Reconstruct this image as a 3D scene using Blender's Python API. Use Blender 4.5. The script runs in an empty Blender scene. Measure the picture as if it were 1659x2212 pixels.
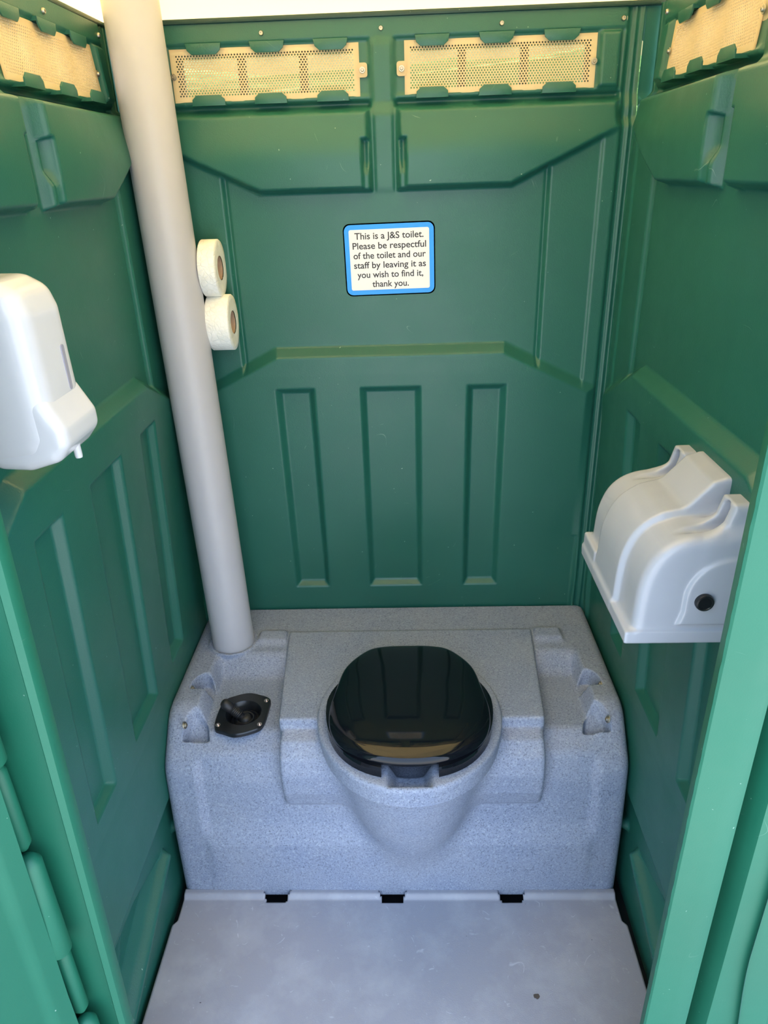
import bpy, bmesh, math, random
import numpy as np
from mathutils import Vector, Matrix, noise as mnoise

random.seed(7); np.random.seed(7)
SC = bpy.context.scene
COL = SC.collection
R = math.radians

# ------------------------------------------------------------------ camera
CP = dict(x=0.0361, y=-1.6777, z=1.5837, yaw=-0.0372, pitch=-0.4474, roll=-0.0346, f=1535.14)
def make_camera():
    cy, sy = math.cos(CP['yaw']), math.sin(CP['yaw'])
    cp, sp = math.cos(CP['pitch']), math.sin(CP['pitch'])
    cr, sr = math.cos(CP['roll']), math.sin(CP['roll'])
    f = Vector((sy*cp, cy*cp, sp)); r = Vector((cy, -sy, 0)); u = r.cross(f)
    r2 = cr*r + sr*u; u2 = -sr*r + cr*u
    m = Matrix((( r2.x, u2.x, -f.x, CP['x']), (r2.y, u2.y, -f.y, CP['y']), (r2.z, u2.z, -f.z, CP['z']), (0, 0, 0, 1)))
    cd = bpy.data.cameras.new('camera'); co = bpy.data.objects.new('camera', cd); COL.objects.link(co)
    co.matrix_world = m
    cd.sensor_fit = 'HORIZONTAL'; cd.sensor_width = 36.0
    cd.lens = CP['f']*36.0/1659.0
    cd.clip_start = 0.02
    SC.camera = co
make_camera()

# ------------------------------------------------------------------ light and exposure
SC.view_settings.view_transform = 'Standard'
SC.view_settings.look = 'None'
SC.view_settings.gamma = 1.0
SC.view_settings.exposure = 1.02
SC.view_settings.use_curve_mapping = False
SC.cycles.use_denoising = True
SC.cycles.max_bounces = 10
SC.cycles.diffuse_bounces = 7
SC.cycles.glossy_bounces = 4
SC.cycles.transmission_bounces = 6
SC.cycles.sample_clamp_indirect = 8.0

W_ = bpy.data.worlds.new('sky'); SC.world = W_; W_.use_nodes = True
nt = W_.node_tree
for n in list(nt.nodes): nt.nodes.remove(n)
wo = nt.nodes.new('ShaderNodeOutputWorld'); bg = nt.nodes.new('ShaderNodeBackground')
tc = nt.nodes.new('ShaderNodeTexCoord'); sx = nt.nodes.new('ShaderNodeSeparateXYZ'); cr_ = nt.nodes.new('ShaderNodeValToRGB')
nt.links.new(tc.outputs['Generated'], sx.inputs[0]); nt.links.new(sx.outputs['Z'], cr_.inputs[0])
cr_.color_ramp.elements[0].position = 0.0; cr_.color_ramp.elements[0].color = (0.86, 0.93, 1.0, 1)
cr_.color_ramp.elements[1].position = 0.7; cr_.color_ramp.elements[1].color = (0.50, 0.68, 1.0, 1)
e_ = cr_.color_ramp.elements.new(0.2); e_.color = (0.72, 0.85, 1.0, 1)
nt.links.new(cr_.outputs[0], bg.inputs[0]); bg.inputs[1].default_value = 1.9
nt.links.new(bg.outputs[0], wo.inputs[0])

def add_sun():
    l = bpy.data.lights.new('sun', 'SUN'); l.energy = 11.0; l.angle = R(0.6); l.color = (1.0, 0.93, 0.80)
    o = bpy.data.objects.new('sun', l); COL.objects.link(o)
    d = Vector((-0.50, 0.22, 0.95)).normalized()       # towards the sun: high, behind and left of the cabin
    o.rotation_euler = d.to_track_quat('Z', 'Y').to_euler(); o.location = d*8
add_sun()

# ------------------------------------------------------------------ materials
def new_mat(name):
    m = bpy.data.materials.new(name); m.use_nodes = True
    nt = m.node_tree; b = nt.nodes['Principled BSDF']
    return m, nt, b
def mixcol(nt, fac, a, b_):
    n = nt.nodes.new('ShaderNodeMix'); n.data_type = 'RGBA'
    if isinstance(fac, float): n.inputs[0].default_value = fac
    else: nt.links.new(fac, n.inputs[0])
    for sock, v in ((n.inputs[6], a), (n.inputs[7], b_)):
        if isinstance(v, tuple): sock.default_value = (*v, 1)
        else: nt.links.new(v, sock)
    return n.outputs[2]
def noise_tex(nt, scale, detail=2.0, rough=0.5, vec=None, dist=0.0):
    n = nt.nodes.new('ShaderNodeTexNoise'); n.inputs['Scale'].default_value = scale
    n.inputs['Detail'].default_value = detail; n.inputs['Roughness'].default_value = rough
    n.inputs['Distortion'].default_value = dist
    if vec is None:
        t = nt.nodes.new('ShaderNodeTexCoord'); vec = t.outputs['Object']
    nt.links.new(vec, n.inputs['Vector'])
    return n.outputs['Fac']
def ramp(nt, src, p0, p1, c0=0.0, c1=1.0):
    n = nt.nodes.new('ShaderNodeMapRange'); n.inputs[1].default_value = p0; n.inputs[2].default_value = p1
    n.inputs[3].default_value = c0; n.inputs[4].default_value = c1; n.clamp = True
    nt.links.new(src, n.inputs[0]); return n.outputs[0]
def bump(nt, b, h, strength, dist):
    n = nt.nodes.new('ShaderNodeBump'); n.inputs['Strength'].default_value = strength; n.inputs['Distance'].default_value = dist
    nt.links.new(h, n.inputs['Height']); nt.links.new(n.outputs[0], b.inputs['Normal'])
def scaled_obj_coord(nt, s):
    t = nt.nodes.new('ShaderNodeTexCoord'); mp = nt.nodes.new('ShaderNodeMapping'); mp.inputs['Scale'].default_value = s
    nt.links.new(t.outputs['Object'], mp.inputs[0]); return mp.outputs[0]
def mathn(nt, op, a, b=None):
    n = nt.nodes.new('ShaderNodeMath'); n.operation = op
    for i, v in enumerate((a, b)):
        if v is None: continue
        if isinstance(v, (int, float)): n.inputs[i].default_value = v
        else: nt.links.new(v, n.inputs[i])
    return n.outputs[0]
def scratches(nt, scale, thr, seed):
    """thin broken curved scuff lines"""
    t = nt.nodes.new('ShaderNodeTexCoord')
    mp = nt.nodes.new('ShaderNodeMapping'); mp.inputs['Location'].default_value = (seed, seed*1.7, seed*.3)
    nt.links.new(t.outputs['Object'], mp.inputs[0])
    n1 = noise_tex(nt, scale, 1.0, .4, mp.outputs[0], 1.2)
    line = mathn(nt, 'ABSOLUTE', mathn(nt, 'SUBTRACT', n1, 0.5))
    line = ramp(nt, line, 0.0, thr, 1.0, 0.0)
    n2 = noise_tex(nt, scale*3.1, 2.0, .6, mp.outputs[0])
    m = ramp(nt, n2, 0.62, 0.70)
    return mathn(nt, 'MULTIPLY', line, m)

def plain(name, col, rough=0.4, metal=0.0, spec=0.5, coat=0.0, var=0.012):
    m, nt, b = new_mat(name)
    v = noise_tex(nt, 30.0, 3.0)
    f = ramp(nt, v, 0.3, 0.7)
    nt.links.new(mixcol(nt, f, tuple(c*(1-var) for c in col), tuple(min(1, c*(1+var)) for c in col)), b.inputs['Base Color'])
    b.inputs['Roughness'].default_value = rough; b.inputs['Metallic'].default_value = metal
    b.inputs['Specular IOR Level'].default_value = spec; b.inputs['Coat Weight'].default_value = coat
    return m
def green_mat(name, col, rough, grain=0.25):
    m, nt, b = new_mat(name)
    big = ramp(nt, noise_tex(nt, 2.2, 3.0, .55), .35, .65)
    c = mixcol(nt, big, tuple(x*0.94 for x in col), tuple(x*1.06 for x in col))
    sc1 = scratches(nt, 5.0, 0.0016, 3.1)
    spots = ramp(nt, noise_tex(nt, 140.0, 1.0, .5), .80, .83)
    wear = mathn(nt, 'MAXIMUM', mathn(nt, 'MULTIPLY', sc1, 0.30), mathn(nt, 'MULTIPLY', spots, 0.6))
    c = mixcol(nt, wear, c, (0.42, 0.60, 0.50))
    nt.links.new(c, b.inputs['Base Color'])
    r_ = ramp(nt, noise_tex(nt, 9.0, 4.0, .6), .3, .7, rough*0.88, rough*1.15)
    nt.links.new(r_, b.inputs['Roughness'])
    b.inputs['Specular IOR Level'].default_value = 0.5
    g1 = noise_tex(nt, 420.0, 2.0, .6)
    bump(nt, b, g1, grain, 0.0009)
    return m
def speckle_mat():
    m, nt, b = new_mat('speckled_grey_plastic')
    n1 = noise_tex(nt, 300.0, 3.0, .7); n2 = noise_tex(nt, 200.0, 2.0, .6, scaled_obj_coord(nt, (1, 1.3, .8)))
    dark = ramp(nt, n1, .50, .66); lite = ramp(nt, n2, .54, .68)
    base = (0.248, 0.290, 0.400)
    c = mixcol(nt, mathn(nt, 'MULTIPLY', dark, .85), base, (0.075, 0.095, 0.145))
    c = mixcol(nt, mathn(nt, 'MULTIPLY', lite, .48), c, (0.42, 0.47, 0.56))
    big = ramp(nt, noise_tex(nt, 6.0, 3.0, .6), .35, .7)
    c = mixcol(nt, mathn(nt, 'MULTIPLY', big, .16), c, (0.50, 0.50, 0.50))
    nt.links.new(c, b.inputs['Base Color']); b.inputs['Roughness'].default_value = 0.55
    bump(nt, b, noise_tex(nt, 300.0, 2.0), .12, .0008)
    return m
def floor_mat():
    m, nt, b = new_mat('scuffed_grey_floor_plastic')
    base = (0.325, 0.325, 0.372)
    s1 = scratches(nt, 7.0, 0.006, 11.0); s2 = scratches(nt, 12.0, 0.012, 29.0); s3 = scratches(nt, 23.0, 0.018, 57.0)
    s = mathn(nt, 'MAXIMUM', s1, mathn(nt, 'MAXIMUM', s2, s3))
    haze = mathn(nt, 'MULTIPLY', ramp(nt, noise_tex(nt, 9.0, 4.0, .65), .46, .72), .30)
    c = mixcol(nt, haze, base, (0.56, 0.57, 0.60))
    c = mixcol(nt, mathn(nt, 'MULTIPLY', s, .45), c, (0.70, 0.72, 0.76))
    dk = ramp(nt, noise_tex(nt, 95.0, 1.0), .80, .82)
    c = mixcol(nt, dk, c, (0.05, 0.05, 0.06))
    nt.links.new(c, b.inputs['Base Color'])
    nt.links.new(ramp(nt, noise_tex(nt, 14.0, 4.0, .6), .3, .7, .36, .55), b.inputs['Roughness'])
    g = noise_tex(nt, 520.0, 2.0, .6)
    bump(nt, b, g, .35, .0008)
    return m
def translucent_mat(name, col, trans, fac):
    m, nt, b = new_mat(name)
    out = nt.nodes['Material Output']
    v = ramp(nt, noise_tex(nt, 4.0, 3.0), .3, .7)
    c = mixcol(nt, v, tuple(x*0.97 for x in col), col)
    nt.links.new(c, b.inputs['Base Color']); b.inputs['Roughness'].default_value = .45
    t = nt.nodes.new('ShaderNodeBsdfTranslucent'); t.inputs[0].default_value = (*trans, 1)
    mx = nt.nodes.new('ShaderNodeMixShader'); mx.inputs[0].default_value = fac
    nt.links.new(b.outputs[0], mx.inputs[1]); nt.links.new(t.outputs[0], mx.inputs[2]); nt.links.new(mx.outputs[0], out.inputs[0])
    return m

M = {}
M['green'] = green_mat('green_moulded_plastic', (0.016, 0.112, 0.082), 0.38)
M['green_frame'] = green_mat('green_frame_plastic', (0.011, 0.140, 0.080), 0.5, .12)
M['green_dark'] = green_mat('dark_green_shadow_line_plastic', (0.010, 0.045, 0.038), 0.5)  # dark green; on the top rail it paints in the shadow under the roof
M['tank'] = speckle_mat()
M['floor'] = floor_mat()
M['pipe'] = plain('matt_grey_pipe_plastic', (0.44, 0.44, 0.475), 0.42)
M['roof'] = translucent_mat('cream_translucent_roof_plastic', (0.78, 0.72, 0.54), (0.97, 0.83, 0.54), 0.60)
M['mesh'] = translucent_mat('cream_vent_plastic', (0.80, 0.68, 0.46), (0.95, 0.78, 0.48), 0.45)
M['white'] = plain('glossy_white_plastic', (0.57, 0.57, 0.58), 0.16)
M['window'] = plain('grey_gauge_window_plastic', (0.30, 0.29, 0.34), 0.2)
M['silver'] = plain('translucent_silver_grey_plastic', (0.41, 0.425, 0.475), 0.24)
M['black'] = plain('gloss_black_plastic', (0.005, 0.006, 0.009), 0.06, spec=0.38)
M['black_satin'] = plain('satin_black_plastic', (0.010, 0.011, 0.013), 0.28)
M['rubber'] = plain('black_rubber', (0.012, 0.012, 0.014), 0.5)
M['steel'] = plain('steel_screw', (0.50, 0.46, 0.39), 0.42, 1.0)
M['copper'] = plain('pinkish_steel_screw', (0.72, 0.58, 0.52), 0.28, 1.0)
M['sign_black'] = plain('black_sign_edge', (0.02, 0.015, 0.015), 0.4)
M['sign_blue'] = plain('blue_sign_print', (0.0, 0.30, 0.90), 0.35)
M['sign_white'] = plain('white_sign_print', (0.80, 0.79, 0.76), 0.35)
M['ink'] = plain('black_print_ink', (0.025, 0.02, 0.025), 0.5)
M['card'] = plain('brown_cardboard', (0.42, 0.28, 0.18), 0.85)
def tissue_mat():
    m, nt, b = new_mat('white_tissue_paper')
    nt.links.new(mixcol(nt, ramp(nt, noise_tex(nt, 60.0, 3.0), .3, .7), (0.80, 0.79, 0.72), (0.88, 0.87, 0.81)), b.inputs['Base Color'])
    b.inputs['Roughness'].default_value = .95
    v = nt.nodes.new('ShaderNodeTexVoronoi'); v.feature = 'DISTANCE_TO_EDGE'; v.inputs['Scale'].default_value = 90.0
    t = nt.nodes.new('ShaderNodeTexCoord'); nt.links.new(t.outputs['Object'], v.inputs['Vector'])
    bump(nt, b, ramp(nt, v.outputs['Distance'], 0.0, .15), .5, .0012)
    return m
M['tissue'] = tissue_mat()
M['stain'] = plain('brown_dried_mud', (0.10, 0.075, 0.06), 0.8)
M['grass'] = plain('grass_green', (0.09, 0.17, 0.03), 0.9, var=.3)
M['gravel'] = plain('pale_hardstanding', (0.34, 0.34, 0.35), 0.95)
M['render'] = plain('cream_backdrop_matt', (0.42, 0.335, 0.155), 0.9)  # colour of the added backdrop block outside the back vents
M['leaf'] = plain('hedge_leaf_green', (0.05, 0.115, 0.02), 0.8, var=.3)

# ------------------------------------------------------------------ mesh helpers
def link_mesh(name, me, mat, parent=None, smooth=True):
    o = bpy.data.objects.new(name, me); COL.objects.link(o)
    if mat: me.materials.append(mat)
    if smooth: me.polygons.foreach_set('use_smooth', [True]*len(me.polygons))
    if parent: o.parent = parent
    return o
def quads_mesh(name, verts, quads):
    me = bpy.data.meshes.new(name); nq = len(quads)
    me.vertices.add(len(verts)); me.vertices.foreach_set('co', np.asarray(verts, dtype=np.float32).ravel())
    me.loops.add(nq*4); me.loops.foreach_set('vertex_index', np.asarray(quads, dtype=np.int32).ravel())
    me.polygons.add(nq); me.polygons.foreach_set('loop_start', np.arange(0, nq*4, 4, dtype=np.int32))
    me.update(calc_edges=True); me.validate()
    return me
def bm_obj(name, bm, mat, parent=None, smooth=True, angle=None):
    bmesh.ops.recalc_face_normals(bm, faces=bm.faces)
    me = bpy.data.meshes.new(name); bm.to_mesh(me); bm.free()
    o = link_mesh(name, me, mat, parent, smooth)
    if smooth:
        me.set_sharp_from_angle(angle=R(angle or 40))
    return o
def empty(name, loc=(0, 0, 0)):
    o = bpy.data.objects.new(name, None); COL.objects.link(o); o.location = loc; o.empty_display_size = .05
    return o
def tag(o, label=None, cat=None, group=None, kind=None):
    if label: o['label'] = label
    if cat: o['category'] = cat
    if group: o['group'] = group
    if kind: o['kind'] = kind
    return o
def keep_world(child, parent):
    child.parent = parent; child.matrix_parent_inverse = Matrix.Translation(-Vector(parent.location))
def box_bm(bm, x0, x1, y0, y1, z0, z1, bev=0.0, seg=2):
    r = bmesh.ops.create_cube(bm, size=1.0)
    for v in r['verts']:
        v.co = Vector(((x0+x1)/2+v.co.x*(x1-x0), (y0+y1)/2+v.co.y*(y1-y0), (z0+z1)/2+v.co.z*(z1-z0)))
    if bev:
        es = list({e for v in r['verts'] for e in v.link_edges})
        bmesh.ops.bevel(bm, geom=es, offset=bev, segments=seg, profile=.5, affect='EDGES')
def box(name, x0, x1, y0, y1, z0, z1, mat, parent=None, bev=0.002):
    bm = bmesh.new(); box_bm(bm, x0, x1, y0, y1, z0, z1, bev); return bm_obj(name, bm, mat, parent)
def lathe_bm(bm, prof, n=32, mtx=None, close_ends=True):
    """prof: [(r,z)...] about local z"""
    rings = []
    for r, z in prof:
        if r < 1e-6: rings.append([bm.verts.new((0, 0, z))])
        else: rings.append([bm.verts.new((r*math.cos(2*math.pi*i/n), r*math.sin(2*math.pi*i/n), z)) for i in range(n)])
    for a, b in zip(rings, rings[1:]):
        for i in range(n):
            j = (i+1) % n
            if len(a) == 1 and len(b) > 1: bm.faces.new((a[0], b[i], b[j]))
            elif len(b) == 1 and len(a) > 1: bm.faces.new((a[i], a[j], b[0]))
            elif len(a) > 1: bm.faces.new((a[i], a[j], b[j], b[i]))
    if mtx is not None:
        for ring in rings:
            for v in ring: v.co = mtx @ v.co
def align(loc, direction):
    q = Vector(direction).normalized().to_track_quat('Z', 'Y')
    return Matrix.Translation(Vector(loc)) @ q.to_matrix().to_4x4()
def poly_prism(bm, pts, lo, hi, axes, bev=0.0, seg=2):
    """pts 2D outline; axes: function (a,b,h)->xyz"""
    v0 = [bm.verts.new(axes(a, b, lo)) for a, b in pts]; v1 = [bm.verts.new(axes(a, b, hi)) for a, b in pts]
    n = len(pts); f0 = bm.faces.new(v0[::-1]); f1 = bm.faces.new(v1)
    for i in range(n): bm.faces.new((v0[i], v0[(i+1) % n], v1[(i+1) % n], v1[i]))
    if bev:
        es = [e for e in f1.edges]
        bmesh.ops.bevel(bm, geom=es, offset=bev, segments=seg, profile=.5, affect='EDGES')
def round_rect(w, h, r, n=6):
    pts = []
    for cx, cy, a0 in ((w/2-r, h/2-r, 0), (-w/2+r, h/2-r, 90), (-w/2+r, -h/2+r, 180), (w/2-r, -h/2+r, 270)):
        for i in range(n+1):
            a = R(a0+90*i/n); pts.append((cx+r*math.cos(a), cy+r*math.sin(a)))
    return pts
def smooth_outline(pts, n=8):
    """closed Catmull-Rom"""
    out = []; m = len(pts); P = [Vector(p) for p in pts]
    for i in range(m):
        p0, p1, p2, p3 = P[i-1], P[i], P[(i+1) % m], P[(i+2) % m]
        for k in range(n):
            t = k/n
            out.append(tuple(0.5*((2*p1)+(-p0+p2)*t+(2*p0-5*p1+4*p2-p3)*t*t+(-p0+3*p1-3*p2+p3)*t**3)))
    return out

# ---- numpy fields
def sstep(x):            # smoothstep of x in [0,1]
    x = np.clip(x, 0, 1); return x*x*(3-2*x)
def S(d, w):             # 1 where d<0 going to 0 over width w, centred
    return sstep(0.5-d/w)
def poly_sd(px, py, poly):
    d = np.full(px.shape, 1e9, dtype=np.float32); s = np.ones(px.shape, dtype=np.float32); n = len(poly)
    for i in range(n):
        ax, ay = poly[i]; bx, by = poly[i-1]
        ex, ey = bx-ax, by-ay; wx, wy = px-ax, py-ay
        t = np.clip((wx*ex+wy*ey)/(ex*ex+ey*ey), 0, 1)
        qx, qy = wx-ex*t, wy-ey*t; d = np.minimum(d, qx*qx+qy*qy)
        c1 = py >= ay; c2 = py < by; c3 = ex*wy > ey*wx
        flip = (c1 & c2 & c3) | (~c1 & ~c2 & ~c3)
        s = np.where(flip, -s, s)
    return s*np.sqrt(d)
def rect_sd(px, py, x0, x1, y0, y1):
    dx = np.abs(px-(x0+x1)/2)-(x1-x0)/2; dy = np.abs(py-(y0+y1)/2)-(y1-y0)/2
    return np.hypot(np.maximum(dx, 0), np.maximum(dy, 0))+np.minimum(np.maximum(dx, dy), 0)
def smin(a, b, k):
    h = np.clip(0.5+0.5*(b-a)/k, 0, 1); return b*(1-h)+a*h-k*h*(1-h)
def smax(a, b, k): return -smin(-a, -b, k)
def surface_nets(F, org, h):
    ins = F < 0
    nx, ny, nz = F.shape
    cnt = np.zeros((nx-1, ny-1, nz-1), np.int8)
    for a in (0, 1):
        for b in (0, 1):
            for c in (0, 1): cnt += ins[a:nx-1+a, b:ny-1+b, c:nz-1+c]
    act = (cnt > 0) & (cnt < 8)
    I, J, K = np.nonzero(act); n = len(I)
    idx = -np.ones(act.shape, np.int32); idx[I, J, K] = np.arange(n)
    P = np.zeros((n, 3)); C = np.zeros(n)
    corners = [(a, b, c) for a in (0, 1) for b in (0, 1) for c in (0, 1)]
    for p in corners:
        for ax in range(3):
            if p[ax] == 1: continue
            q = list(p); q[ax] = 1
            f0 = F[I+p[0], J+p[1], K+p[2]]; f1 = F[I+q[0], J+q[1], K+q[2]]
            m = (f0 < 0) != (f1 < 0)
            t = np.where(m, f0/np.where(m, f0-f1, 1), 0)
            for d in range(3): P[:, d] += np.where(m, p[d]+(t if d == ax else 0), 0)
            C += m
    P /= C[:, None]
    V = (np.stack([I, J, K], 1)+P)*h+np.array(org)
    Q = []
    for ax in range(3):
        sl0 = [slice(None)]*3; sl1 = [slice(None)]*3
        sl0[ax] = slice(0, -1); sl1[ax] = slice(1, None)
        m = ins[tuple(sl0)] != ins[tuple(sl1)]
        e = np.array(np.nonzero(m)).T
        b, c = (ax+1) % 3, (ax+2) % 3
        ok = (e[:, b] > 0) & (e[:, c] > 0) & (e[:, b] < F.shape[b]-1) & (e[:, c] < F.shape[c]-1)
        e = e[ok]
        def cell(db, dc):
            g = e.copy(); g[:, b] += db; g[:, c] += dc; return idx[g[:, 0], g[:, 1], g[:, 2]]
        q = np.stack([cell(-1, -1), cell(0, -1), cell(0, 0), cell(-1, 0)], 1)
        s = ins[e[:, 0], e[:, 1], e[:, 2]]
        q = np.where(s[:, None], q, q[:, ::-1])
        Q.append(q)
    return V, np.concatenate(Q)
def sdf_obj(name, fn, lo, hi, h, mat, parent=None, cull=None):
    ax = [np.arange(lo[i], hi[i]+h, h, dtype=np.float32) for i in range(3)]
    X, Y, Z = np.meshgrid(*ax, indexing='ij')
    V, Q = surface_nets(fn(X, Y, Z).astype(np.float32), lo, h)
    if cull is not None:
        c = V[Q].mean(1); Q = Q[~cull(c)]
        used = np.unique(Q); mp = -np.ones(len(V), np.int64); mp[used] = np.arange(len(used)); V = V[used]; Q = mp[Q]
    return link_mesh(name, quads_mesh(name, V, Q), mat, parent)

# ------------------------------------------------------------------ moulded wall panels (same mould on three sides and on the door)
VT = 1.862
def wall_field(U, V, side):
    a = np.abs(U)
    k_top = 1.0 if side else 0.35
    b = -0.020*S(V-0.42, .30) - 0.026*k_top*S(1.700-V, .03)
    d = b.copy()
    # side strips of the middle field
    mid = S(V-1.66, .02)
    d += 0.008*S(0.350-a, .007)*mid - 0.005*np.exp(-((a-.3455)/.0022)**2)*mid
    d += 0.004*S(0.456-a, .006)*mid
    # corner band with beads
    d -= 0.005*S(0.489-a, .006)
    d += 0.005*np.exp(-((a-.505)/.002)**2)+0.006*np.exp(-((a-.519)/.0025)**2)
    d += 0.003*S(0.005-np.abs(a-.497), .003)
    # lower raised panel
    pol = [(-.27, 1.213), (.27, 1.213), (.488, 1.104), (.488, .30), (.44, .275), (-.44, .275), (-.488, .30), (-.488, 1.104)]
    sd = poly_sd(U, V, pol)
    pa = 0.030*np.clip((V-.50)/.65, 0, 1)**1.0
    m = np.clip(.5-(sd+.010)/.021, 0, 1)*(V > .7)+S(sd+.006, .013)*(V <= .7)
    d = d*(1-m)+pa*m
    for c, hw in ((-.230, .047), (0.0, .073), (.230, .047)):
        g = rect_sd(U, V, c-hw, c+hw, .548, 1.118)
        d -= 0.017*np.clip((-g)/.0135, 0, 1)
    # lower kick area: slanting recess
    for sg in (1, -1):
        g = poly_sd(U*sg, V, [(-.05, .185), (-.42, .055), (-.42, .250), (-.20, .232)])
        d -= 0.020*np.clip((-g)/.020, 0, 1)
        ax_, ay_, bx_, by_ = -.044, .170, -.385, .050
        t = np.clip(((U*sg-ax_)*(bx_-ax_)+(V-ay_)*(by_-ay_))/((bx_-ax_)**2+(by_-ay_)**2), 0, 1)
        g = np.hypot(U*sg-ax_-t*(bx_-ax_), V-ay_-t*(by_-ay_))
        d += 0.020*np.clip((.017-g)/.012, 0, 1)
        g = poly_sd(U*sg, V, [(-.235, .200), (-.36, .150), (-.36, .215)])
        d += 0.016*np.clip((-g)/.014, 0, 1)
    # upper rail / vent housing
    hs = rect_sd(a, V, .026, .4845, 1.712, 1.824)
    tilt = 0.010*k_top*(1.824-V)/.112
    d = d+(-0.006+tilt)*S(hs, .007)
    bx = rect_sd(a, V, .436, .481, 1.722, 1.823)
    d += 0.012*S(bx+.003, .008)
    lg = rect_sd(a, V, .026, .4845, 1.703, 1.7145)
    d -= 0.014*S(lg, .006)
    d += 0.003*np.exp(-((V-1.722)/.004)**2)*S(rect_sd(a, V, .03, .48, 1.70, 1.74), .01)
    # pockets
    pk = poly_sd(a, V, [(.0255, 1.704), (.4845, 1.704), (.491, 1.645), (.27, 1.543), (.0255, 1.543)])
    far = np.clip(a/.48, 0, 1)
    if side: top = .012+.026*(1-far)**1.3
    else: top = .022-.010*np.abs(far-.5)*2*far
    bot = .036*(1-.25*far)
    t = sstep((1.704-V)/.10)
    ab = top*(1-t)+bot*t + .006*np.sin(np.pi*np.clip(far, 0, 1))*np.sin(np.pi*np.clip((1.704-V)/.16, 0, 1))
    m = S(pk+.006, .014)
    d = d*(1-m)+ab*m
    nt_ = rect_sd(a, V, .0275, .0455, 1.540, 1.644)
    ins = S(nt_, .004)*m
    step = .010+.016*sstep((V-1.575)/.03)
    d = d*(1-ins)+(ab-step)*ins
    # post between the pockets
    d += .004*S(a-.020, .008)*S(1.545-V, .02)*S(V-1.82, .02)
    return d
def moulded(name, u0, u1, v0, v1, h, side, place, vents=True, parent=None, mat=None, post=None, slit=False):
    us = np.linspace(u0, u1, int(round((u1-u0)/h))+1); vs = np.linspace(v0, v1, int(round((v1-v0)/h))+1)
    U, Vv = np.meshgrid(us, vs, indexing='ij')
    D = wall_field(U.astype(np.float32), Vv.astype(np.float32), side)
    if post is not None: D = post(U, Vv, D)
    co = place(U, Vv, D)
    nu, nv = U.shape; idx = np.arange(nu*nv).reshape(nu, nv)
    q = np.stack([idx[:-1, :-1], idx[1:, :-1], idx[1:, 1:], idx[:-1, 1:]], -1)
    uc = (U[:-1, :-1]+U[1:, 1:])/2; vc = (Vv[:-1, :-1]+Vv[1:, 1:])/2
    if vents:
        a = np.abs(uc); hole = (a > .052) & (a < .430) & (vc > 1.7245) & (vc < 1.814)
        if slit:            # open corner joint: a slit of daylight at the back right corner
            gx = .521+np.clip(1.6-vc, 0, 2)*.0165
            wd = .0022*np.where((vc > 1.47) & (vc < 1.80), 1, 0)+.0024*np.where((vc > .46) & (vc < .62), 1, 0)
            hole |= np.abs(uc-gx) < wd
        q = q[~hole]
    else: q = q.reshape(-1, 4)
    return link_mesh(name, quads_mesh(name, co.reshape(-1, 3), q.reshape(-1, 4)), mat or M['green'], parent)

BY = 0.010      # back wall base plane
LX, RX = -0.530, 0.526
YC = -0.510
def P_back(u, v, d): return np.stack([u, BY-d, v], -1)
def P_left(u, v, d): return np.stack([LX+d, YC+u, v], -1)
def P_right(u, v, d): return np.stack([RX-d, YC-u, v], -1)      # mirror keeps handedness

H = 0.0032
wall_back = moulded('wall_back', -.600, .600, -.05, VT, H, False, P_back, slit=True)
wall_left = moulded('wall_left', -.520, .523, -.05, VT, H, True, P_left)
wall_right = moulded('wall_right', -.523, .520, -.05, VT, H, True, P_right)
for w in (wall_back, wall_left, wall_right): tag(w, kind='structure')

def pb(u, v, d): return Vector((u, BY-d, v))
def pl(u, v, d): return Vector((LX+d, YC+u, v))
def pr(u, v, d): return Vector((RX-d, YC-u, v))

def screw_bm(r=.007, t=.003):
    bm = bmesh.new()
    lathe_bm(bm, [(0, 0), (r, 0), (r, t*.35), (r*.92, t*.5), (r*.55, t*.5), (r*.52, t*1.2), (r*.40, t*1.6), (r*.24, t*1.6), (r*.24, t*.9), (0, t*.9)], 18)
    return bm
SCREW = None
def screw(parent, loc, direction, r=.007, mat='steel', name='screw'):
    bm = screw_bm(r, r*.45)
    m = align(loc, direction)
    for v in bm.verts: v.co = m @ v.co
    return bm_obj(name, bm, M[mat], parent)

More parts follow.
